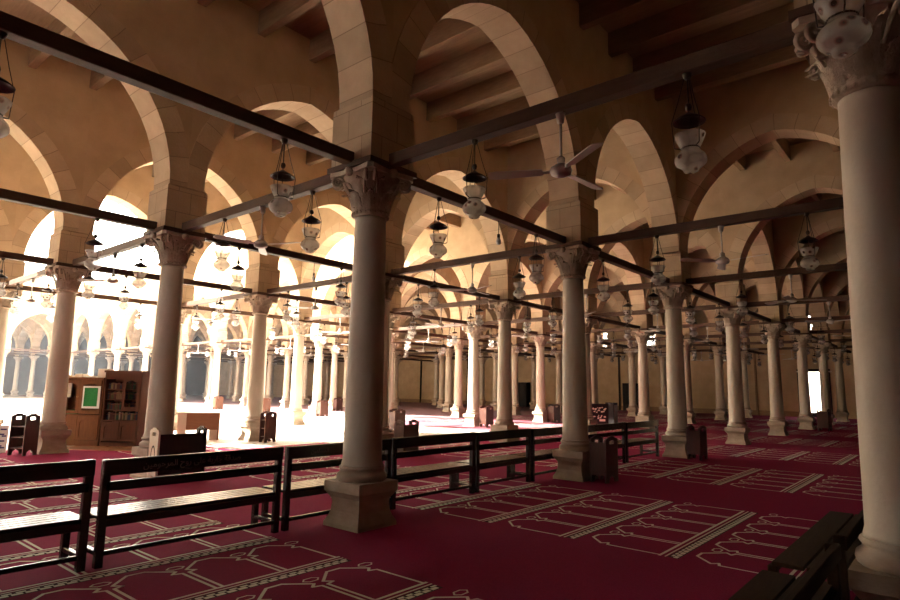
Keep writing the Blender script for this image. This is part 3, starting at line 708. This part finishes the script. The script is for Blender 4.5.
# rug in front of the bookcases
b=MB(); b.box(0,-.9,0,1.9,-.05,.008); b.box(.08,-.82,.008,1.82,-.13,.009,1); o=b.build('small_rug',[RUG,CASEW],None,loc_at(-.5)); o.rotation_euler=(0,0,ang); tag(o,'ochre patterned rug on the floor before the two bookcases','rug')
b=MB(); b.box(.15,-.75,.0095,1.75,-.2,.0105); 
# desk
DP1=(3.40,11.33); DP2=(4.12,10.28); DP2=(4.32,10.76); da=place_dir(DP1,DP2); DL=1.08
D=empty('office_desk',(DP1[0],DP1[1],0),da); tag(D,'pale office desk with brown front panel, right of the shaded brown column','desk')
b=MB(); b.box(-.03,-.04,.73,DL+.03,.6,.765,0,.004); b.build('desktop',DESKT,D)
b=MB(); b.box(.0,0,0,.22,.55,.73); b.build('side_panel',DESKT,D); b=MB(); b.box(DL-.04,0,0,DL,.55,.73); b.build('side_panel',DESKP,D)
b=MB(); b.box(.22,.03,.28,DL-.04,.05,.73); b.build('front_panel',DESKP,D); b=MB(); b.box(DL-.26,.1,0,DL-.04,.5,.3); b.build('drawer_box',DESKT,D)
# leaning white sign by the left stand
S=empty('leaning_sign',(-.76,10.7,.012),-.5); S.scale=(.62,.62,.75); tag(S,'white board with dark lettering leaning left of the open stand','sign')
b=MB(); b.box(-.16,-.012,0,.16,.012,.78,0,0,Matrix.Rotation(-.16,4,'X')); b.build('board',WHITE,S)
b=MB(); M=Matrix.Rotation(-.16,4,'X')
for z,a0,a1 in ((.66,-.08,.1),(.52,-.11,.05),(.47,-.02,.11),(.33,-.1,.08),(.19,-.12,.02),(.14,-.04,.1)):
    b.box(a0,-.014,z-.02,a1,-.0125,z+.02,0,0,M)
b.build('lettering',INDIGO,S)
# dark inlaid screen chair deep in the hall
S=empty('inlaid_screen',(19.9,6.9,.012),-.75); tag(S,'dark low screen with pale openwork inlay, right of the second column','screen')
b=MB(); b.box(-.42,-.03,0,.42,.03,.95,0,.01); b.box(-.46,-.2,0,-.40,.2,.1); b.box(.40,-.2,0,.46,.2,.1); b.build('panel',BLACK,S)
b=MB(); random.seed(3)
for k in range(34):
    cx,cz=random.uniform(-.3,.3),random.choice((.36,.42,.62,.70,.76))+random.uniform(-.04,.04); rr=random.uniform(.02,.045)
    vs=[(cx+rr*1.3*math.cos(a*PI/3),-.034,cz+rr*.8*math.sin(a*PI/3)) for a in range(6)]; b.add(vs,[tuple(range(6))])
b.quad((.0,-.035,.2),(.26,-.035,.2),(.26,-.035,.29),(.0,-.035,.29)); b.build('inlay',INLAY_GLARE,S)
b=empty('dark_cabinet',(20.6,6.65,.012)); tag(b,'dark small cabinet just right of the inlaid screen','cabinet')
MB().box(-.2,-.2,0,.2,.2,1.0,0,.01).build('carcass',BLACK,b); MB().box(-.16,-.21,.1,.16,-.2,.9).build('front_door',STANDW,b)
for k,(y,l) in enumerate(((24.6,'tall dark wardrobe against the far wall behind the pale plinth column'),(14.3,'tall dark wardrobe against the far wall right of the second column'))):
    w=empty('wardrobe',(40.75,y,.012)); tag(w,l,'wardrobe')
    MB().box(-.3,-.75,0,.3,.75,2.1,0,.02).build('carcass',BLACK,w)
    for s in (-1,1): b=MB(); b.box(-.325,-.72 if s<0 else .02,.1,-.3,-.02 if s<0 else .72,2.0,0,.005); b.build('wardrobe_door',BLACK,w)

# ------------------------------------------------------------------ thin dust haze beyond the middle of the court
hm=bpy.data.materials.new('dust haze'); hm.use_nodes=True; nt=hm.node_tree; nt.nodes.remove(nt.nodes['Principled BSDF'])
vs_=nt.nodes.new('ShaderNodeVolumeScatter'); vs_.inputs['Density'].default_value=.0012; vs_.inputs['Color'].default_value=(.82,.9,1,1); nt.links.new(vs_.outputs[0],nt.nodes['Material Output'].inputs['Volume'])
b=MB(); b.box(-8.5,16.2,.02,14.3,54.9,10); hz=b.build('haze',hm); tag(hz,'thin pale haze hanging in the bright open court','haze',None,'stuff')

# ------------------------------------------------------------------ camera, light, world
cam=bpy.data.cameras.new('camera'); co=bpy.data.objects.new('camera',cam); C.objects.link(co); cam.sensor_width=36; cam.lens=36*FPX/900; cam.clip_end=400; cam.clip_start=.02
M=Matrix(((_R.x,_U.x,-_F.x,CAM.x),(_R.y,_U.y,-_F.y,CAM.y),(_R.z,_U.z,-_F.z,CAM.z),(0,0,0,1))); co.matrix_world=M
bpy.context.scene.camera=co
sd=bpy.data.lights.new('sun','SUN'); sd.energy=9; sd.color=(1,.93,.82); sd.angle=math.radians(1.0)
so=bpy.data.objects.new('sun',sd); C.objects.link(so)
el=math.radians(37); tv=Vector((.62*math.cos(el),-.785*math.cos(el),-math.sin(el))); so.rotation_euler=tv.to_track_quat('-Z','Y').to_euler()
w=bpy.data.worlds.new('sky'); bpy.context.scene.world=w; w.use_nodes=True
bg=w.node_tree.nodes['Background']; bg.inputs[0].default_value=(1,.94,.83,1); bg.inputs[1].default_value=3.2
sc=bpy.context.scene
sc.view_settings.view_transform='Standard'; sc.view_settings.look='None'; sc.view_settings.exposure=2.5; sc.view_settings.gamma=1; sc.view_settings.use_curve_mapping=False
try:
    sc.cycles.use_denoising=True; sc.cycles.max_bounces=10; sc.cycles.diffuse_bounces=6; sc.cycles.sample_clamp_indirect=20
except Exception: pass
